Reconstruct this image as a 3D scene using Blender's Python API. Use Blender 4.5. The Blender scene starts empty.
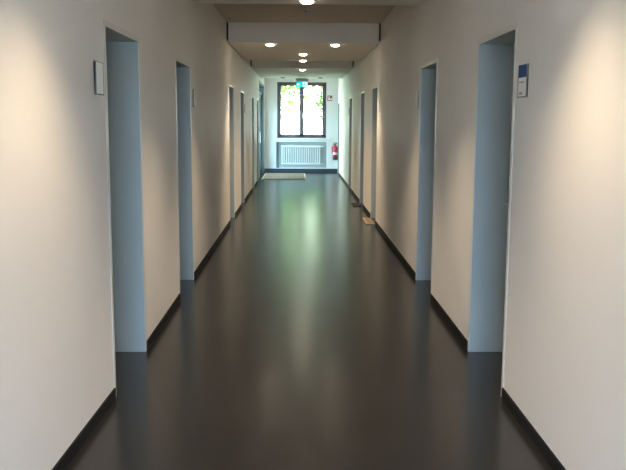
import bpy, bmesh, math, random
from mathutils import Matrix, Vector
random.seed(7)
sc = bpy.context.scene
COL = sc.collection
XL, XR = -1.059, 1.191          # corridor side walls
YB, YE = -3.2, 25.1             # wall behind the viewer, end wall
ZC, ZP = 3.0, 2.72              # upper ceiling, lowered ceiling panels
H = 1.5962

# ------------------------------------------------------------------ materials
def mat(name, col, rough=0.5, metal=0.0, spec=0.5, emit=None, estr=0.0, bump=0.0, bscale=200.0,
        var=0.0, vscale=3.0, trans=0.0, ior=1.5, coat=0.0):
    m = bpy.data.materials.new(name); m.use_nodes = True
    nt = m.node_tree; b = nt.nodes['Principled BSDF']
    b.inputs['Base Color'].default_value = (*col, 1)
    b.inputs['Roughness'].default_value = rough
    b.inputs['Metallic'].default_value = metal
    b.inputs['Specular IOR Level'].default_value = spec
    b.inputs['IOR'].default_value = ior
    b.inputs['Transmission Weight'].default_value = trans
    b.inputs['Coat Weight'].default_value = coat
    if emit:
        b.inputs['Emission Color'].default_value = (*emit, 1)
        b.inputs['Emission Strength'].default_value = estr
    tc = nt.nodes.new('ShaderNodeTexCoord')
    if var > 0:
        n = nt.nodes.new('ShaderNodeTexNoise'); n.inputs['Scale'].default_value = vscale
        n.inputs['Detail'].default_value = 6
        nt.links.new(tc.outputs['Object'], n.inputs['Vector'])
        r = nt.nodes.new('ShaderNodeMapRange')
        r.inputs['From Min'].default_value = 0.3; r.inputs['From Max'].default_value = 0.7
        r.inputs['To Min'].default_value = 1 - var; r.inputs['To Max'].default_value = 1 + var
        nt.links.new(n.outputs['Fac'], r.inputs['Value'])
        mx = nt.nodes.new('ShaderNodeVectorMath'); mx.operation = 'SCALE'
        mx.inputs[0].default_value = col
        nt.links.new(r.outputs['Result'], mx.inputs['Scale'])
        nt.links.new(mx.outputs['Vector'], b.inputs['Base Color'])
    if bump > 0:
        n2 = nt.nodes.new('ShaderNodeTexNoise'); n2.inputs['Scale'].default_value = bscale
        nt.links.new(tc.outputs['Object'], n2.inputs['Vector'])
        bp = nt.nodes.new('ShaderNodeBump'); bp.inputs['Strength'].default_value = bump
        bp.inputs['Distance'].default_value = 0.002
        nt.links.new(n2.outputs['Fac'], bp.inputs['Height'])
        nt.links.new(bp.outputs['Normal'], b.inputs['Normal'])
    return m

M = {}
M['wall'] = mat('white_wall_paint', (0.79, 0.76, 0.725), 0.6, spec=0.3, bump=0.35, bscale=260, var=0.012, vscale=1.2)
M['wall_end'] = mat('cool_white_wall_paint', (0.75, 0.74, 0.69), 0.6, spec=0.3, bump=0.3, bscale=260)
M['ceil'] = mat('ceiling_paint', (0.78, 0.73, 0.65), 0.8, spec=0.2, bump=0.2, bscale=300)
M['ceil_up'] = mat('darker_upper_ceiling_paint', (0.50, 0.44, 0.37), 0.8, spec=0.2)  # darker tone than the lowered panels
M['dark'] = mat('shadow_gap_black', (0.02, 0.018, 0.016), 0.8)
M['base'] = mat('black_rubber_skirting', (0.009, 0.009, 0.010), 0.7, spec=0.25)
M['base_end'] = mat('dark_blue_skirting', (0.02, 0.03, 0.04), 0.4)
M['casing'] = mat('pale_casing_paint', (0.66, 0.65, 0.60), 0.35)
M['frame'] = mat('blue_grey_steel_paint', (0.36, 0.385, 0.36), 0.38, spec=0.5, var=0.01)
M['leaf'] = mat('blue_grey_door_leaf', (0.36, 0.385, 0.36), 0.5)
M['alu'] = mat('brushed_aluminium', (0.55, 0.55, 0.54), 0.35, metal=1.0)
M['alu_dark'] = mat('dark_aluminium', (0.16, 0.17, 0.16), 0.4, metal=0.6)
M['green_frame'] = mat('dark_green_grey_frame', (0.05, 0.075, 0.07), 0.35)
M['paper'] = mat('sign_paper', (0.88, 0.88, 0.86), 0.5, spec=0.2)
M['blue'] = mat('sign_blue', (0.015, 0.06, 0.24), 0.6, spec=0.15)
M['ink'] = mat('grey_print', (0.22, 0.22, 0.23), 0.6)
M['winframe'] = mat('dark_brown_window_frame', (0.085, 0.052, 0.045), 0.28, spec=0.6)
M['holder'] = mat('matt_grey_sign_holder', (0.30, 0.28, 0.25), 0.6, spec=0.2)
M['niche'] = mat('grey_niche_shade', (0.46, 0.50, 0.48), 0.6)  # niche shade put into the colour, darkens gaps between radiator columns
M['sill'] = mat('white_sill', (0.8, 0.8, 0.78), 0.25)
def glass_mat(tint=(0.96, 0.98, 0.97)):
    m = bpy.data.materials.new('clear_glass'); m.use_nodes = True
    nt = m.node_tree; nt.nodes.remove(nt.nodes['Principled BSDF']); out = nt.nodes['Material Output']
    t = nt.nodes.new('ShaderNodeBsdfTransparent'); g = nt.nodes.new('ShaderNodeBsdfGlossy'); g.inputs['Roughness'].default_value = 0.02
    t.inputs['Color'].default_value = (*tint, 1)
    lw = nt.nodes.new('ShaderNodeLayerWeight'); lw.inputs['Blend'].default_value = 0.5
    pw = nt.nodes.new('ShaderNodeMath'); pw.operation = 'POWER'; pw.inputs[1].default_value = 5
    fr = nt.nodes.new('ShaderNodeMath'); fr.operation = 'MULTIPLY_ADD'; fr.inputs[1].default_value = 0.9; fr.inputs[2].default_value = 0.04
    nt.links.new(lw.outputs['Facing'], pw.inputs[0]); nt.links.new(pw.outputs[0], fr.inputs[0])
    mx = nt.nodes.new('ShaderNodeMixShader')
    nt.links.new(fr.outputs[0], mx.inputs[0]); nt.links.new(t.outputs[0], mx.inputs[1]); nt.links.new(g.outputs[0], mx.inputs[2])
    nt.links.new(mx.outputs[0], out.inputs['Surface']); return m
M['glass'] = glass_mat()
M['glass_tint'] = glass_mat((0.60, 0.66, 0.63))
M['rad'] = mat('radiator_enamel', (0.78, 0.79, 0.77), 0.3)
M['plastic'] = mat('grey_plastic', (0.42, 0.43, 0.41), 0.45)
M['white'] = mat('white_plastic', (0.8, 0.8, 0.78), 0.4)
M['red'] = mat('red_enamel', (0.55, 0.01, 0.03), 0.25, coat=0.3)
M['sign_red'] = mat('dark_sign_red', (0.28, 0.02, 0.02), 0.5)
M['blk'] = mat('black_plastic', (0.02, 0.02, 0.02), 0.4)
M['mat_beige'] = mat('beige_coir', (0.09, 0.08, 0.062), 0.9, bump=0.8, bscale=400, var=0.12, vscale=60)
M['mat_border'] = mat('pale_mat_border', (0.36, 0.30, 0.22), 0.8)
M['mat_tan'] = mat('tan_coir', (0.22, 0.15, 0.10), 0.9, bump=0.8, bscale=400, var=0.15, vscale=60)
M['mat_dark'] = mat('dark_mat', (0.018, 0.014, 0.012), 0.9, bump=0.8, bscale=400)
M['lamp'] = mat('lit_lamp_lens', (1, 1, 1), 0.5, emit=(1.0, 0.86, 0.68), estr=22)
M['lamp_off'] = mat('unlit_lamp_lens', (0.10, 0.10, 0.09), 0.2)
M['trim'] = mat('lamp_trim', (0.5, 0.48, 0.45), 0.35, metal=0.3)
M['exit_green'] = mat('lit_exit_green', (0.0, 0.25, 0.22), 0.4, emit=(0.01, 0.42, 0.42), estr=0.9)
M['exit_white'] = mat('lit_exit_white', (0.8, 0.9, 0.9), 0.4, emit=(0.45, 1.0, 1.0), estr=1.0)
M['bark'] = mat('tree_bark', (0.12, 0.09, 0.06), 0.9, bump=1, bscale=30)
M['paving'] = mat('grey_concrete_paving', (0.42, 0.42, 0.41), 0.8, var=0.1)
M['grass'] = mat('lawn', (0.10, 0.2, 0.04), 0.9, var=0.3, vscale=4)

def leaf_mat(name, col):
    m = bpy.data.materials.new(name); m.use_nodes = True
    nt = m.node_tree; nt.nodes.remove(nt.nodes['Principled BSDF'])
    out = nt.nodes['Material Output']
    d = nt.nodes.new('ShaderNodeBsdfDiffuse'); t = nt.nodes.new('ShaderNodeBsdfTranslucent')
    d.inputs['Color'].default_value = (*col, 1); t.inputs['Color'].default_value = (col[0]*1.2, col[1]*1.1, col[2]*.8, 1)
    mx = nt.nodes.new('ShaderNodeMixShader'); mx.inputs[0].default_value = 0.5
    nt.links.new(d.outputs[0], mx.inputs[1]); nt.links.new(t.outputs[0], mx.inputs[2])
    nt.links.new(mx.outputs[0], out.inputs['Surface']); return m
M['leafA'] = leaf_mat('bright_leaves', (0.16, 0.29, 0.06))
M['leafC'] = leaf_mat('deep_green_leaves', (0.08, 0.15, 0.03))
M['leafB'] = leaf_mat('pale_leaves', (0.20, 0.32, 0.13))

FR = 0.23
# floor: dark, polished linoleum with a faint mottle
def floor_mat():
    m = bpy.data.materials.new('dark_polished_linoleum'); m.use_nodes = True
    nt = m.node_tree; b = nt.nodes['Principled BSDF']; L = nt.links
    tc = nt.nodes.new('ShaderNodeTexCoord')
    n = nt.nodes.new('ShaderNodeTexNoise'); n.inputs['Scale'].default_value = 5; n.inputs['Detail'].default_value = 8
    L.new(tc.outputs['Object'], n.inputs['Vector'])
    cr = nt.nodes.new('ShaderNodeValToRGB')
    cr.color_ramp.elements[0].position = 0.3; cr.color_ramp.elements[0].color = (0.0185, 0.0185, 0.0190, 1)
    cr.color_ramp.elements[1].position = 0.7; cr.color_ramp.elements[1].color = (0.023, 0.0225, 0.0225, 1)
    L.new(n.outputs['Fac'], cr.inputs['Fac']); L.new(cr.outputs['Color'], b.inputs['Base Color'])
    n3 = nt.nodes.new('ShaderNodeTexNoise'); n3.inputs['Scale'].default_value = 1.6; n3.inputs['Detail'].default_value = 4
    L.new(tc.outputs['Object'], n3.inputs['Vector'])
    mr = nt.nodes.new('ShaderNodeMapRange')
    mr.inputs['From Min'].default_value = 0.3; mr.inputs['From Max'].default_value = 0.7
    mr.inputs['To Min'].default_value = FR - 0.004; mr.inputs['To Max'].default_value = FR + 0.004
    L.new(n3.outputs['Fac'], mr.inputs['Value']); L.new(mr.outputs['Result'], b.inputs['Roughness'])
    b.inputs['Specular IOR Level'].default_value = 0.36
    n2 = nt.nodes.new('ShaderNodeTexNoise'); n2.inputs['Scale'].default_value = 7
    L.new(tc.outputs['Object'], n2.inputs['Vector'])
    bp = nt.nodes.new('ShaderNodeBump'); bp.inputs['Strength'].default_value = 0.02; bp.inputs['Distance'].default_value = 0.002
    L.new(n2.outputs['Fac'], bp.inputs['Height'])
    return m
M['floor'] = floor_mat()

# ------------------------------------------------------------------ mesh helpers
class MB:
    def __init__(s): s.bm = bmesh.new()
    def box(s, x0, x1, y0, y1, z0, z1):
        if x0 > x1: x0, x1 = x1, x0
        if y0 > y1: y0, y1 = y1, y0
        vs = [s.bm.verts.new(p) for p in ((x0,y0,z0),(x1,y0,z0),(x1,y1,z0),(x0,y1,z0),(x0,y0,z1),(x1,y0,z1),(x1,y1,z1),(x0,y1,z1))]
        for f in ((3,2,1,0),(4,5,6,7),(0,1,5,4),(1,2,6,5),(2,3,7,6),(3,0,4,7)):
            s.bm.faces.new([vs[i] for i in f])
        return s
    def lathe(s, prof, c=(0,0,0), axis='z', n=24, cap=True):
        rings = []
        for r, h in prof:
            ring = []
            for i in range(n):
                a = 2*math.pi*i/n; u, v = r*math.cos(a), r*math.sin(a)
                p = {'z': (u, v, h), 'x': (h, u, v), 'y': (u, h, v)}[axis]
                ring.append(s.bm.verts.new((p[0]+c[0], p[1]+c[1], p[2]+c[2])))
            rings.append(ring)
        for a, b in zip(rings, rings[1:]):
            for i in range(n):
                s.bm.faces.new((a[i], a[(i+1)%n], b[(i+1)%n], b[i]))
        if cap:
            s.bm.faces.new(rings[0][::-1]); s.bm.faces.new(rings[-1])
        return s
    def tube(s, pts, r, n=10):
        pts = [Vector(p) for p in pts]; rings = []
        rr = r if isinstance(r, (list, tuple)) else [r]*len(pts)
        for i, p in enumerate(pts):
            d = (pts[min(i+1, len(pts)-1)] - pts[max(i-1, 0)]).normalized()
            a = d.cross(Vector((0,0,1)) if abs(d.z) < .9 else Vector((1,0,0))).normalized(); b = d.cross(a)
            rings.append([s.bm.verts.new(p + rr[i]*(math.cos(2*math.pi*k/n)*a + math.sin(2*math.pi*k/n)*b)) for k in range(n)])
        for a, b in zip(rings, rings[1:]):
            for i in range(n): s.bm.faces.new((a[i], a[(i+1)%n], b[(i+1)%n], b[i]))
        s.bm.faces.new(rings[0][::-1]); s.bm.faces.new(rings[-1]); return s
    def poly(s, pts, d):        # outline extruded by vector d
        a = [s.bm.verts.new(p) for p in pts]; b = [s.bm.verts.new(Vector(p)+Vector(d)) for p in pts]
        n = len(pts); s.bm.faces.new(a[::-1]); s.bm.faces.new(b)
        for i in range(n): s.bm.faces.new((a[i], a[(i+1)%n], b[(i+1)%n], b[i]))
        return s
    def build(s, name, m, parent=None, bevel=0, smooth=False, loc=None):
        bmesh.ops.recalc_face_normals(s.bm, faces=s.bm.faces)
        if loc is not None:     # put the origin of the mesh at loc
            bmesh.ops.translate(s.bm, verts=s.bm.verts, vec=-Vector(loc))
        me = bpy.data.meshes.new(name); s.bm.to_mesh(me); s.bm.free()
        me.materials.append(m)
        if smooth:
            for p in me.polygons: p.use_smooth = True
            try: me.set_sharp_from_angle(angle=math.radians(40))
            except Exception: pass
        o = bpy.data.objects.new(name, me); COL.objects.link(o)
        if loc is not None: o.location = loc
        if parent: o.parent = parent
        if bevel > 0:
            bv = o.modifiers.new('bevel', 'BEVEL'); bv.width = bevel; bv.segments = 2; bv.limit_method = 'ANGLE'
        return o

def empty(name, loc=(0,0,0), rz=0):
    o = bpy.data.objects.new(name, None); COL.objects.link(o); o.location = loc; o.rotation_euler = (0,0,rz)
    o.empty_display_size = 0.1; return o
def tag(o, label, cat, group=None):
    o['label'] = label; o['category'] = cat
    if group: o['group'] = group
    return o
def struct(o, label=None):
    o['kind'] = 'structure'
    if label: o['label'] = label
    return o

# ------------------------------------------------------------------ shell
GY0, GY1, GZ = 21.86, 24.72, 2.62        # glazed entrance on the left near the end
HI, HO = 2.098, 2.132
left_doors = [(4.564,5.479),(7.139,8.045),(12.484,13.325),(14.941,15.763),(18.45,19.30),(20.72,21.50)]
right_doors = [(4.564,5.479),(7.139,8.045),(12.484,13.325),(14.941,15.763),(18.45,19.30),(24.08,24.98)]
T = 0.36                                  # wall thickness
RC = 0.30                                 # recess depth
def side_wall(name, xf, s, openings, through=()):
    """xf inner face, s = -1 for the left wall (material lies at smaller x)"""
    mb = MB(); e = 0.015
    y = YB
    for (a, b, z) in openings:
        mb.box(xf, xf+s*RC, y, a-e, 0, ZC)
        mb.box(xf, xf+s*RC, a-e, b+e, z+e, ZC)
        y = b+e
    mb.box(xf, xf+s*RC, y, YE, 0, ZC)
    # outer leaf of the wall closes every recess but the glazed entrance
    y = YB
    for (a, b, z) in through:
        mb.box(xf+s*RC, xf+s*T, y, a, 0, ZC); mb.box(xf+s*RC, xf+s*T, a, b, z, ZC); y = b
    mb.box(xf+s*RC, xf+s*T, y, YE, 0, ZC)
    return struct(mb.build(name, M['wall']))
side_wall('wall_left', XL, -1, [(a,b,HI) for a,b in left_doors]+[(GY0,GY1,GZ)], [(GY0,GY1,GZ)])
side_wall('wall_right', XR, 1, [(a,b,HI) for a,b in right_doors])
struct(MB().box(XL-T, XR+T, YB-0.3, YE+0.3, -0.15, 0).build('floor', M['floor']))
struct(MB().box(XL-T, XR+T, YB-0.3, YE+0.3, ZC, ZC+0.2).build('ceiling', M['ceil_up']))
# lowered ceiling panels with a shadow gap to the walls
G = 0.026
for (a, b) in ((YB, 8.2), (12.15, 15.86), (18.05, 22.36)):
    struct(MB().box(XL+G, XR-G, a, b, ZP, ZC).build('ceiling_panel', M['ceil']))
    mb = MB()
    for xa, xb in ((XL, XL+G), (XR-G, XR)):
        mb.box(xa, xb, a, b, ZP+0.04, ZC-0.001)
    struct(mb.build('trim_shadow_gap', M['dark']))
# end wall with window opening and radiator niche
WX0, WX1, WZ0, WZ1 = -0.665, 0.835, 1.05, 2.74
NX0, NX1, NZ0, NZ1 = -0.70, 0.85, 0.13, 0.935
mb = MB(); E0, E1, E2 = YE, YE+0.19, YE+0.40
def wall_with_holes(mb, y0, y1, holes, x0, x1):
    xs = sorted({x0, x1, *[h[0] for h in holes], *[h[1] for h in holes]})
    zs = sorted({0, ZC, *[h[2] for h in holes], *[h[3] for h in holes]})
    for i in range(len(xs)-1):
        for j in range(len(zs)-1):
            cx, cz = (xs[i]+xs[i+1])/2, (zs[j]+zs[j+1])/2
            if any(h[0] < cx < h[1] and h[2] < cz < h[3] for h in holes): continue
            mb.box(xs[i], xs[i+1], y0, y1, zs[j], zs[j+1])
wall_with_holes(mb, E0, E1, [(WX0,WX1,WZ0,WZ1),(NX0,NX1,NZ0,NZ1)], XL-T, XR+T)
wall_with_holes(mb, E1, E2, [(WX0,WX1,WZ0,WZ1)], XL-T, XR+T)
bmesh.ops.remove_doubles(mb.bm, verts=mb.bm.verts, dist=1e-4)
struct(mb.build('wall_end', M['wall_end']))
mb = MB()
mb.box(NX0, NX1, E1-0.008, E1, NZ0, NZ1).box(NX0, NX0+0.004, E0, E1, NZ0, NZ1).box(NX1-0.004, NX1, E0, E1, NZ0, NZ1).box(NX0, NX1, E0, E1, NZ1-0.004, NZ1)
struct(mb.build('trim_niche_shade', M['niche']))  # thin grey sheets added to paint the niche interior darker
# wall behind the viewer, with a tall window
BX0, BX1, BZ0, BZ1 = -0.98, 1.11, 0.03, 2.05
mb = MB(); wall_with_holes(mb, YB-0.3, YB, [(BX0,BX1,BZ0,BZ1)], XL-T, XR+T)
struct(mb.build('wall_back', M['wall']))

# baseboards (between the doors)
def baseboard(name, xf, s, gaps):
    mb = MB(); y = YB; bh = 0.065
    for (a, b) in gaps:
        mb.box(xf, xf+s*0.010, y, a-0.042, 0, bh); y = b+0.042
    if y < YE: mb.box(xf, xf+s*0.010, y, YE, 0, bh)
    return struct(mb.build(name, M['base']))
baseboard('baseboard_left', XL, 1, left_doors+[(GY0-.01,GY1+.01)])
baseboard('baseboard_right', XR, -1, right_doors)
struct(MB().box(XL, XR, YE-0.012, YE, 0, 0.115).build('baseboard_end', M['base_end'], bevel=0.003))

# the left wall opens out very slightly before the first door
for nm in ('wall_left', 'baseboard_left'):
    for v in bpy.data.objects[nm].data.vertices:
        if v.co.y < 4.5: v.co.x -= (4.52-v.co.y)*0.024
# ------------------------------------------------------------------ steel framed doors
def make_door(n, xf, s, a, b, label):
    root = struct(empty('door_%d' % n, (xf, (a+b)/2, 0)), label)
    w = (b-a)/2; e = 0.015; cw = 0.038; pr = 0.003
    # local coordinates: x towards the room = -s
    r = -s
    f = MB(); cs = MB()
    for q in (-1, 1):
        y0, y1 = q*w, q*(w+e)
        f.box(-r*(RC-0.001), 0, y0, y1, 0, HI+e)                  # lining
        cs.box(0, r*pr, q*w, q*(w+cw), 0, HI)                      # casing on the wall face
        f.box(-r*0.24, -r*0.225, q*w, q*(w-0.015), 0, HI)         # rebate stop
    f.box(-r*(RC-0.001), 0, -w, w, HI, HI+e)
    cs.box(0, r*pr, -w-cw, w+cw, HI, HO)
    f.box(-r*0.24, -r*0.225, -w, w, HI-0.015, HI)
    fr = f.build('door_frame', M['frame'], root, bevel=0.002)
    cs.build('door_casing', M['casing'], root)
    lf = MB().box(-r*0.285, -r*0.242, -w+0.003, w-0.003, 0.006, HI-0.003).build('door_leaf', M['leaf'], root, bevel=0.002)
    h = MB(); hy = w-0.07
    h.lathe([(0.026, 0), (0.026, 0.008)], (-r*0.242 if r > 0 else 0.234, hy, 1.05), 'x', 20)
    h.tube([(-r*0.24, hy, 1.05), (-r*0.20, hy, 1.05), (-r*0.192, hy-0.02, 1.05), (-r*0.192, hy-0.12, 1.05)], 0.009)
    h.build('door_handle', M['alu'], lf, smooth=True)
    return root
nd = 1
for side, (xf, s, ds) in (('left', (XL, -1, left_doors)), ('right', (XR, 1, right_doors))):
    for (a, b) in ds:
        make_door(nd, xf, s, a, b, None); nd += 1

# glazed entrance door near the end on the left
gd = struct(empty('door_%d' % nd, (XL, (GY0+GY1)/2, 0)))
w = (GY1-GY0)/2; xi = -0.09
f = MB()
f.box(-RC, 0.006, -w-0.014, -w+0.05, 0, GZ+0.014); f.box(-RC, 0.006, w-0.05, w+0.014, 0, GZ+0.014)
f.box(-RC, 0.006, -w, w, GZ-0.05, GZ+0.014)
f.box(xi-0.06, xi+0.03, -w, w, 2.33, 2.40)
f.build('door_frame', M['green_frame'], gd, bevel=0.003)
for q in (-1, 1):
    y0, y1 = (-w+0.052, -0.004) if q < 0 else (0.004, w-0.052)
    l = MB()
    l.box(xi-0.05, xi, y0, y0+0.09, 0.01, 2.325); l.box(xi-0.05, xi, y1-0.09, y1, 0.01, 2.325)
    l.box(xi-0.05, xi, y0, y1, 0.01, 0.16); l.box(xi-0.05, xi, y0, y1, 2.235, 2.325)
    lo = l.build('door_leaf', M['green_frame'], gd, bevel=0.003)
    MB().box(xi-0.03, xi-0.022, y0+0.088, y1-0.088, 0.158, 2.237).build('glass_pane', M['glass_tint'], lo)
    hy = y1-0.045 if q < 0 else y0+0.045
    MB().tube([(xi, hy, 0.95), (xi+0.05, hy, 0.95), (xi+0.05, hy, 1.25), (xi, hy, 1.25)], 0.012).build('door_handle', M['alu'], lo, smooth=True)
MB().box(xi-0.03, xi-0.022, -w+0.05, w-0.05, 2.40, GZ-0.05).build('glass_pane', M['glass_tint'], gd)

# ------------------------------------------------------------------ windows
win = struct(empty('window_1', ((WX0+WX1)/2, YE+0.07, WZ0)))
W2 = (WX1-WX0)/2; HT = WZ1-WZ0
f = MB(); fw = 0.055
f.box(-W2, -W2+fw, 0, 0.07, 0, HT).box(W2-fw, W2, 0, 0.07, 0, HT).box(-W2, W2, 0, 0.07, 0, fw).box(-W2, W2, 0, 0.07, HT-fw, HT)
f.build('window_frame', M['winframe'], win, bevel=0.004)
for q in (-1, 1):
    x0, x1 = (-W2+fw-0.005, 0.0) if q < 0 else (0.0, W2-fw+0.005)
    s_ = MB(); sw = 0.068; z0, z1 = fw-0.005, HT-fw+0.005
    s_.box(x0, x0+sw, -0.018, 0.045, z0, z1).box(x1-sw, x1, -0.018, 0.045, z0, z1)
    s_.box(x0, x1, -0.018, 0.045, z0, z0+sw).box(x0, x1, -0.018, 0.045, z1-sw, z1)
    so = s_.build('sash', M['winframe'], win, bevel=0.005)
    MB().box(x0+sw-0.005, x1-sw+0.005, 0.012, 0.018, z0+sw-0.005, z1-sw+0.005).build('glass_pane', M['glass'], so)
    if q > 0:
        hx = x0+0.028
        MB().box(hx-0.014, hx+0.014, -0.026, -0.018, 0.62, 0.76).tube([(hx, -0.02, 0.72), (hx, -0.06, 0.72), (hx, -0.06, 0.60)], 0.011).build('window_handle', M['white'], so, smooth=True)
MB().box(-W2-0.09, W2+0.09, -0.13, 0.0, -0.035, 0.0).build('window_sill', M['sill'], win, bevel=0.005)

bw = struct(empty('window_2', ((BX0+BX1)/2, YB-0.15, BZ0)))
W2 = (BX1-BX0)/2; HT = BZ1-BZ0
f = MB(); fw = 0.06
f.box(-W2, -W2+fw, 0, 0.07, 0, HT).box(W2-fw, W2, 0, 0.07, 0, HT).box(-W2, W2, 0, 0.07, 0, fw).box(-W2, W2, 0, 0.07, HT-fw, HT).box(-0.035, 0.035, 0, 0.07, 0, HT)
f.build('window_frame', M['winframe'], bw, bevel=0.004)
MB().box(-W2+fw, W2-fw, 0.03, 0.036, fw, HT-fw).build('glass_pane', M['glass'], bw)

# ------------------------------------------------------------------ radiator
rad = tag(empty('radiator', (0.06, YE+0.045, 0.229)), 'white sectional radiator in the niche under the end window', 'radiator')
RW, RH = 1.217, 0.592
MB().tube([(-RW/2, 0, 0.03), (RW/2, 0, 0.03)], 0.03, 12).build('lower_header', M['rad'], rad, smooth=True)
MB().tube([(-RW/2, 0, RH-0.03), (RW/2, 0, RH-0.03)], 0.03, 12).build('upper_header', M['rad'], rad, smooth=True)
col0 = None; NS = 18
for i in range(NS):
    x = -RW/2+0.03+(RW-0.06)*i/(NS-1)
    if col0 is None:
        c = MB()
        for yy in (-0.04, 0.015):
            c.tube([(0, 0, 0.02), (0, yy*0.7, 0.035), (0, yy, 0.07), (0, yy, RH-0.07), (0, yy*0.7, RH-0.035), (0, 0, RH-0.02)], 0.014, 8)
        col0 = c.build('radiator_column', M['rad'], rad, smooth=True); o = col0
    else:
        o = col0.copy(); COL.objects.link(o); o.parent = rad
    o.location = (x, 0, 0)
MB().tube([(RW/2, 0, RH-0.03), (RW/2+0.05, 0, RH-0.03), (RW/2+0.05, 0.14, RH-0.03)], 0.011).build('supply_pipe', M['rad'], rad, smooth=True)
MB().tube([(RW/2, 0, 0.03), (RW/2+0.09, 0, 0.03), (RW/2+0.09, 0.14, 0.03)], 0.011).build('return_pipe', M['rad'], rad, smooth=True)
v = MB().lathe([(0.022, 0), (0.026, -0.02), (0.026, -0.06), (0.018, -0.075)], (RW/2+0.05, -0.012, RH-0.03), 'y', 16)
v.build('thermostat_valve', M['white'], rad, smooth=True)
MB().lathe([(0.012, 0), (0.014, -0.05), (0.010, -0.055)], (-RW/2+0.22, -0.05, RH-0.13), 'y', 12).build('vent_knob', M['white'], rad, smooth=True)
for x in (-RW/2+0.15, RW/2-0.15): MB().box(x-0.015, x+0.015, 0.0, 0.144, 0.10, 0.13).build('wall_bracket', M['rad'], rad)

# ------------------------------------------------------------------ fire extinguisher and its sign
ex = tag(empty('fire_extinguisher', (1.108, YE-0.10, 0.39)), 'red fire extinguisher hanging on the end wall right of the radiator', 'fire extinguisher')
MB().lathe([(0.066, 0.0), (0.078, 0.012), (0.078, 0.095)], (0,0,0), 'z', 24).build('foot_ring', M['blk'], ex, smooth=True)
MB().lathe([(0.074, 0.096), (0.076, 0.12), (0.076, 0.37), (0.066, 0.41), (0.04, 0.435), (0.026, 0.445)], (0,0,0), 'z', 24).build('cylinder_body', M['red'], ex, smooth=True)
MB().lathe([(0.0768, 0.16), (0.0768, 0.23)], (0,0,0), 'z', 24, cap=False).build('label_band', M['paper'], ex, smooth=True)
MB().lathe([(0.022, 0.445), (0.026, 0.46), (0.02, 0.49)], (0,0,0), 'z', 16).box(-0.05, 0.06, -0.014, 0.014, 0.48, 0.50).box(-0.05, 0.05, -0.012, 0.012, 0.515, 0.53).box(0.03, 0.05, -0.01, 0.01, 0.49, 0.525).build('valve_head', M['blk'], ex, bevel=0.003)
MB().tube([(-0.02, 0, 0.465), (-0.07, -0.01, 0.46), (-0.095, -0.02, 0.40), (-0.09, -0.02, 0.28), (-0.085, -0.02, 0.18)], 0.010).build('hose', M['red'], ex, smooth=True)
MB().box(-0.03, 0.03, 0.07, 0.099, 0.25, 0.42).build('wall_bracket', M['alu_dark'], ex)

fs = tag(empty('fire_sign', (0.94, YE-0.004, 2.26)), 'small square red fire extinguisher sign on the end wall', 'sign')
MB().box(-0.074, 0.074, 0, 0.004, -0.082, 0.082).build('sign_plate', M['sign_red'], fs)
p = MB()   # white pictogram: extinguisher and flame
p.poly([(-0.045,-0.001,-0.06),(0.0,-0.001,-0.06),(0.0,-0.001,0.01),(-0.01,-0.001,0.03),(-0.035,-0.001,0.03),(-0.045,-0.001,0.01)], (0,0.001,0))
p.box(-0.03, -0.015, -0.001, 0, 0.03, 0.05).box(-0.05, 0.005, -0.001, 0, 0.048, 0.058)
p.poly([(0.02,-0.001,-0.06),(0.052,-0.001,-0.06),(0.06,-0.001,-0.03),(0.05,-0.001,-0.01),(0.048,-0.001,0.025),(0.033,-0.001,-0.005),(0.028,-0.001,0.01),(0.015,-0.001,-0.03)], (0,0.001,0))
p.build('pictogram', M['paper'], fs)

# ------------------------------------------------------------------ exit sign hanging from the ceiling
es = tag(empty('exit_sign', (0.077, 21.5, ZP)), 'hanging green illuminated exit sign below a grey box', 'exit sign')
MB().box(-0.10, 0.10, -0.03, 0.03, -0.02, 0).build('ceiling_mount', M['white'], es, bevel=0.002)
for x in (-0.06, 0.06): MB().tube([(x, 0, -0.02), (x, 0, -0.045)], 0.006).build('suspension_rod', M['alu'], es)
MB().box(-0.165, 0.165, -0.035, 0.035, -0.135, -0.045).build('sign_housing', M['plastic'], es, bevel=0.006)
pn = MB().box(-0.15, 0.15, -0.008, 0.008, -0.272, -0.135).build('sign_panel', M['exit_green'], es)
q = MB(); y = -0.0095; d = (0, 0.0015, 0)
q.poly([(0.02,y,-0.262),(0.135,y,-0.262),(0.135,y,-0.145),(0.02,y,-0.145)], d)
q.build('doorway_symbol', M['exit_white'], pn); q = MB()
q.poly([(-0.135,y,-0.203),(-0.105,y,-0.17),(-0.105,y,-0.19),(-0.06,y,-0.19),(-0.06,y,-0.216),(-0.105,y,-0.216),(-0.105,y,-0.236)], d)   # arrow
q.build('arrow_symbol', M['exit_white'], pn)
g = MB(); y = -0.0115
def limb(pts, wd):
    for (x0,z0),(x1,z1) in zip(pts, pts[1:]):
        n_ = Vector((z1-z0, 0, x0-x1)).normalized()*wd
        g.poly([(x0+n_.x,y,z0+n_.z),(x1+n_.x,y,z1+n_.z),(x1-n_.x,y,z1-n_.z),(x0-n_.x,y,z0-n_.z)], (0,0.0015,0))
g.lathe([(0.011, 0), (0.011, 0.0015)], (0.062, y, -0.163), 'y', 14)
limb([(0.066,-0.178),(0.078,-0.212)], 0.010); limb([(0.076,-0.21),(0.055,-0.225),(0.05,-0.25)], 0.006)
limb([(0.078,-0.21),(0.095,-0.232),(0.115,-0.24)], 0.006); limb([(0.066,-0.18),(0.045,-0.19),(0.038,-0.205)], 0.004)
limb([(0.068,-0.18),(0.09,-0.188),(0.102,-0.178)], 0.004)
g.build('running_figure', M['exit_green'], pn)

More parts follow.
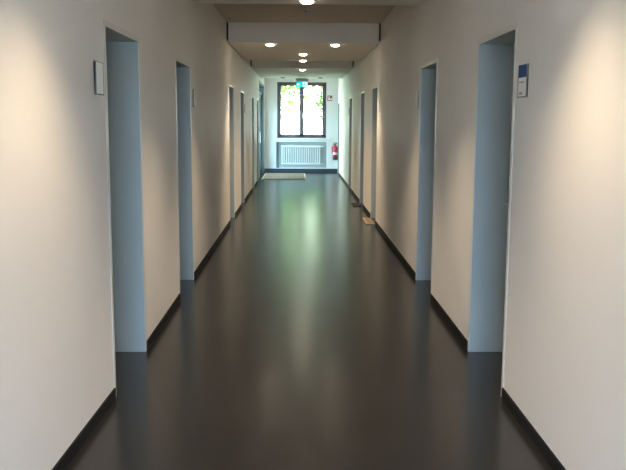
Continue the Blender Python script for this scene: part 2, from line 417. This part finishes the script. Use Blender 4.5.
# ------------------------------------------------------------------ downlights
def make_downlight(lit):
    r = empty('downlight')
    R0 = 0.075
    t = MB(); n = 28
    t.lathe([(R0, 0.0), (R0+0.012, -0.002), (R0+0.010, -0.006), (R0-0.006, -0.006), (R0-0.012, -0.002), (R0-0.014, -0.0005)], (0,0,0), 'z', n, cap=False)
    t.build('trim_ring', M['trim'], r, smooth=True)
    MB().lathe([(R0-0.012, -0.0008), (R0-0.014, -0.008), (R0-0.022, -0.018), (R0-0.04, -0.025), (0.01, -0.028)], (0,0,0), 'z', n).build('lamp_lens', M['lamp'] if lit else M['lamp_off'], r, smooth=True)
    return r
def copy_tree(o, parent=None):
    c = o.copy(); COL.objects.link(c); c.parent = parent
    for ch in o.children: copy_tree(ch, c)
    return c
SPOT = 92.0
def spot(x, y, power):
    l = bpy.data.lights.new('downlight_beam', 'SPOT'); l.energy = power; l.color = (1.0, 0.77, 0.50)
    l.spot_size = math.radians(96); l.spot_blend = 0.8; l.shadow_soft_size = 0.045
    o = bpy.data.objects.new('downlight_beam', l); COL.objects.link(o); o.location = (x, y, ZP-0.045); return o
lit = [(-0.43, 3.25, 'lit round downlight near the left wall in the nearest ceiling panel'),
       (0.56, 3.25, 'lit round downlight near the right wall in the nearest ceiling panel'),
       (0.07, 5.7, 'lit round downlight in the middle of the nearest ceiling panel'),
       (0.073, 7.97, 'lit round downlight at the far edge of the nearest ceiling panel'),
       (-0.434, 12.48, 'left lit downlight of the pair on the middle ceiling panel'),
       (0.541, 12.48, 'right lit downlight of the pair on the middle ceiling panel'),
       (0.068, 14.25, 'single lit downlight in the centre of the middle ceiling panel'),
       (0.074, 15.74, 'lit downlight at the far edge of the middle ceiling panel'),
       (0.076, 18.56, 'lit downlight at the near edge of the farthest ceiling panel')]
proto = None
for (x, y, lab) in lit:
    if proto is None: proto = make_downlight(True); o = proto
    else: o = copy_tree(proto)
    o.location = (x, y, ZP); tag(o, lab, 'ceiling lamp', 'round recessed ceiling downlights')
    spot(x, y, SPOT*(0.78 if y < 4 else 1.0))
proto = make_downlight(False)
for i, (x, lab) in enumerate(((-0.427, 'unlit dark downlight in the farthest ceiling panel, left of the exit sign'), (0.566, 'unlit dark downlight in the farthest ceiling panel, right of the exit sign'))):
    o = proto if i == 0 else copy_tree(proto)
    o.location = (x, 21.92, ZP); tag(o, lab, 'ceiling lamp', 'round recessed ceiling downlights')

sd = tag(empty('smoke_detector', (0.106, 10.76, ZC)), 'small round smoke detector on the raised ceiling behind the first panel', 'smoke detector')
MB().lathe([(0.05, 0), (0.052, -0.012), (0.045, -0.018)], (0,0,0), 'z', 24).build('base', M['plastic'], sd, smooth=True)
MB().lathe([(0.03, -0.018), (0.036, -0.03), (0.026, -0.042)], (0,0,0), 'z', 24).build('sensor_head', M['plastic'], sd, smooth=True)
vl = MB().lathe([(0.04, 0), (0.042, -0.01), (0.02, -0.02)], (0,0,0), 'z', 20).build('ceiling_valve', M['plastic'], smooth=True)
vl.location = (-0.97, 11.65, ZC); tag(vl, 'small grey round cap on the raised ceiling near the left wall', 'ceiling cap')

# ------------------------------------------------------------------ name plates beside the doors
def plate(x, s, y, label, head=None, ph=0.172, pw=0.165, zc=1.808, body='alu'):
    """s = direction into the room"""
    r = tag(empty('door_sign', (x, y, zc)), label, 'door sign', 'door signs along the corridor')
    a = pw/2; b = ph/2; t = 0.010
    m_ = MB()
    m_.box(0, s*0.006, -a, a, -b, b)
    m_.box(0, s*t, -a, -a+0.006, -b, b).box(0, s*t, a-0.006, a, -b, b)
    m_.build('sign_holder', M[body], r, bevel=0.001)
    top = b-0.004
    if head:
        hh = ph*0.37
        MB().box(s*0.006, s*0.0092, -a+0.006, a-0.006, top-hh, top).build('sign_header', M[head], r)
        top -= hh
    pp = MB().box(s*0.006, s*0.0088, -a+0.006, a-0.006, -b+0.006, top).build('paper_insert', M['paper'], r)
    if head:
        y0 = -a+0.02
        for dz, ln in ((0.022, 0.10), (top+b-0.028, 0.06), (top+b-0.020, 0.075)):
            k = MB(); k.box(s*0.0088, s*0.0093, -y0-ln, -y0, top-dz-0.005, top-dz)
            k.build('printed_text', M['ink'], pp)
    return r
plate(XL, 1, 4.375, 'dark edged door sign with plain paper on the left wall before the nearest doorway', body='alu_dark')
plate(XR, -1, 4.355, 'white door sign with dark blue header on the right wall', head='blue', body='alu_dark')
plate(XL, 1, 8.30, 'dull grey door sign just past the second doorway on the left', body='holder')
plate(XR, -1, 8.27, 'pale grey door sign just past the second doorway on the right', body='plastic')
plate(XL, 1, 12.28, 'pale door sign just before the third doorway on the left')
plate(XR, -1, 12.27, 'pale door sign just before the third doorway on the right')
plate(XL, 1, 16.1, 'door sign just past the fourth doorway on the left', body='alu_dark')
plate(XR, -1, 19.52, 'dark framed door sign just past the fifth doorway on the right', body='alu_dark')

# ------------------------------------------------------------------ mats
dm = tag(empty('door_mat', (-0.41, 23.2, 0)), 'large beige entrance mat on the floor before the end window', 'door mat')
MB().box(-0.60, 0.60, -1.34, 1.30, 0.0, 0.012).build('mat_border', M['mat_border'], dm, bevel=0.003)
MB().box(-0.57, 0.57, -1.31, 1.27, 0.012, 0.018).build('mat_surface', M['mat_beige'], dm)
m3 = tag(empty('door_mat', (1.115, 12.86, 0)), 'small tan mat with pale border lying in front of right doorway', 'door mat')
MB().box(-0.066, 0.066, -0.385, 0.385, 0.0, 0.014).build('mat_border', M['mat_border'], m3, bevel=0.004)
MB().box(-0.045, 0.066, -0.34, 0.34, 0.014, 0.018).build('mat_surface', M['mat_tan'], m3)
m4 = tag(MB().box(-0.08, 0.08, -0.275, 0.275, 0.0, 0.015).build('door_mat', M['mat_dark'], bevel=0.004), 'small black mat on the floor by the fourth right doorway', 'door mat')
m4.location = (1.098, 15.38, 0)

# ------------------------------------------------------------------ outside
gr = MB().box(-60, 60, -40, 90, -0.5, -0.32).build('lawn', M['grass']); struct(gr)
struct(MB().box(-12, 12, -30, 30, -0.32, -0.28).build('paving', M['paving']))
def tree(x, y, z0, cz, rx, ry, rz, n, m, label, leaf=0.11, hole=0.0):
    r = tag(empty('tree', (x, y, -0.32)), label, 'tree', 'trees outside the window')
    zc = cz+0.32
    b = MB(); b.tube([(0,0,0), (0.05,0.02,zc*0.4), (-0.04,0.03,zc*0.8), (0,0,zc+rz*0.4)], [0.16,0.12,0.09,0.03], 10)
    tips = []
    for i in range(16):
        a = random.random()*6.28; e = random.uniform(-0.5, 0.9)
        t = Vector((math.cos(a)*rx*0.8*math.cos(e), math.sin(a)*ry*0.8*math.cos(e), zc+rz*0.8*math.sin(e)))
        s0 = Vector((0, 0, min(zc*random.uniform(0.6, 0.95), zc+rz*.3)))
        b.tube([s0, s0.lerp(t, 0.5)+Vector((0,0,0.15)), t], [0.05, 0.03, 0.01], 6)
    b.build('trunk', M['bark'], r, smooth=True)
    clumps = []
    for i in range(110):
        while True:
            v = Vector((random.uniform(-1,1), random.uniform(-1,1), random.uniform(-1,1)))
            if 0.3 < v.length < 1: break
        clumps.append((Vector((v.x*rx, v.y*ry, zc+v.z*rz)), random.uniform(0.16, 0.30)*min(rx, rz)))
    vs, fs_ = [], []
    for i in range(n):
        c, cr = random.choice(clumps)
        p = c + Vector((random.gauss(0, cr), random.gauss(0, cr), random.gauss(0, cr*0.8)))
        u = Vector((random.gauss(0,1), random.gauss(0,1), random.gauss(0,1))).normalized()
        w_ = u.cross(Vector((random.gauss(0,1), random.gauss(0,1), random.gauss(0,1)))).normalized()
        L_ = leaf*random.uniform(0.7, 1.3); k = len(vs)
        vs += [p-u*L_/2, p+w_*L_*0.28, p+u*L_/2, p-w_*L_*0.28]; fs_.append((k, k+1, k+2, k+3))
    me = bpy.data.meshes.new('foliage'); me.from_pydata(vs, [], fs_); me.materials.append(m)
    o = bpy.data.objects.new('foliage', me); COL.objects.link(o); o.parent = r
    return r
tree(-2.9, 39.0, 0, 7.8, 6.2, 2.6, 4.2, 60000, M['leafA'], 'big green tree with a high crown outside the end window', 0.34)
tree(1.15, 33.0, 0, 2.3, 0.5, 0.6, 0.9, 2600, M['leafC'], 'slender young green tree outside the right window sash', 0.09)
tree(-1.2, 31.5, 0, 2.0, 0.60, 0.7, 1.2, 2200, M['leafB'], 'pale green shrubby tree outside the left window sash', 0.10)

tree(7.5, 52.0, 0, 9.4, 6.5, 2.6, 5.4, 30000, M['leafA'], 'broad green tree farther off, behind the others to the right', 0.55)
tree(-6.0, 61.0, 0, 9.6, 7.5, 2.6, 5.4, 34000, M['leafA'], 'broad green tree farther off, behind the others to the left', 0.55)
# ------------------------------------------------------------------ daylight
w = bpy.data.worlds.new('sky'); sc.world = w; w.use_nodes = True
nt = w.node_tree; bg = nt.nodes['Background']

# sky: bluer behind the viewer, whiter haze on the side of the end window
tcw = nt.nodes.new('ShaderNodeTexCoord'); sx_ = nt.nodes.new('ShaderNodeSeparateXYZ')
mr_ = nt.nodes.new('ShaderNodeMapRange'); mr_.inputs['From Min'].default_value = -0.75; mr_.inputs['From Max'].default_value = -0.25
mc = nt.nodes.new('ShaderNodeMix'); mc.data_type = 'RGBA'
mc.inputs['A'].default_value = (0.84, 1.26, 1.92, 1); mc.inputs['B'].default_value = (0.84, 0.90, 0.88, 1)
nt.links.new(tcw.outputs['Generated'], sx_.inputs[0]); nt.links.new(sx_.outputs['Y'], mr_.inputs['Value'])
nt.links.new(mr_.outputs['Result'], mc.inputs['Factor']); nt.links.new(mc.outputs['Result'], bg.inputs['Color'])
bg.inputs['Strength'].default_value = 14.5
def portal(loc, rot, sx, sy):
    l = bpy.data.lights.new('sky_portal', 'AREA'); l.shape = 'RECTANGLE'; l.size = sx; l.size_y = sy
    l.cycles.is_portal = True
    o = bpy.data.objects.new('sky_portal', l); COL.objects.link(o); o.location = loc; o.rotation_euler = rot
portal(((WX0+WX1)/2, YE+0.42, (WZ0+WZ1)/2), (-math.pi/2, 0, 0), WX1-WX0, WZ1-WZ0)
portal(((BX0+BX1)/2, YB-0.32, (BZ0+BZ1)/2), (math.pi/2, 0, 0), BX1-BX0, BZ1-BZ0)
portal((XL-T-0.02, (GY0+GY1)/2, GZ/2), (0, -math.pi/2, 0), GZ, GY1-GY0)

# ------------------------------------------------------------------ camera
f_, p_, yw, r_ = 812.378, 0.140423, 0.0178717, -0.0054063
cp, sp, cy, sy, cr, sr = math.cos(p_), math.sin(p_), math.cos(yw), math.sin(yw), math.cos(r_), math.sin(r_)
Y = Matrix(((cy,-sy,0),(sy,cy,0),(0,0,1))); P = Matrix(((1,0,0),(0,cp,-sp),(0,sp,cp))); Rr = Matrix(((cr,0,-sr),(0,1,0),(sr,0,cr)))
A = Rr @ P @ Y
right, fwd, up = A[0], A[1], A[2]
cam = bpy.data.cameras.new('camera'); co = bpy.data.objects.new('camera', cam); COL.objects.link(co)
m4_ = Matrix((right, up, -fwd)).transposed().to_4x4(); m4_.translation = (0, 0, H)
co.matrix_world = m4_
cam.sensor_fit = 'HORIZONTAL'; cam.sensor_width = 36; cam.lens = f_*36/626; cam.clip_start = 0.05; cam.clip_end = 500
sc.camera = co
sc.view_settings.view_transform = 'Standard'; sc.view_settings.look = 'None'
sc.view_settings.gamma = 1; sc.view_settings.use_curve_mapping = False
sc.view_settings.exposure = 0.95
sc.cycles.use_denoising = True
sc.cycles.max_bounces = 12; sc.cycles.diffuse_bounces = 8; sc.cycles.transmission_bounces = 8
sc.cycles.sample_clamp_indirect = 6
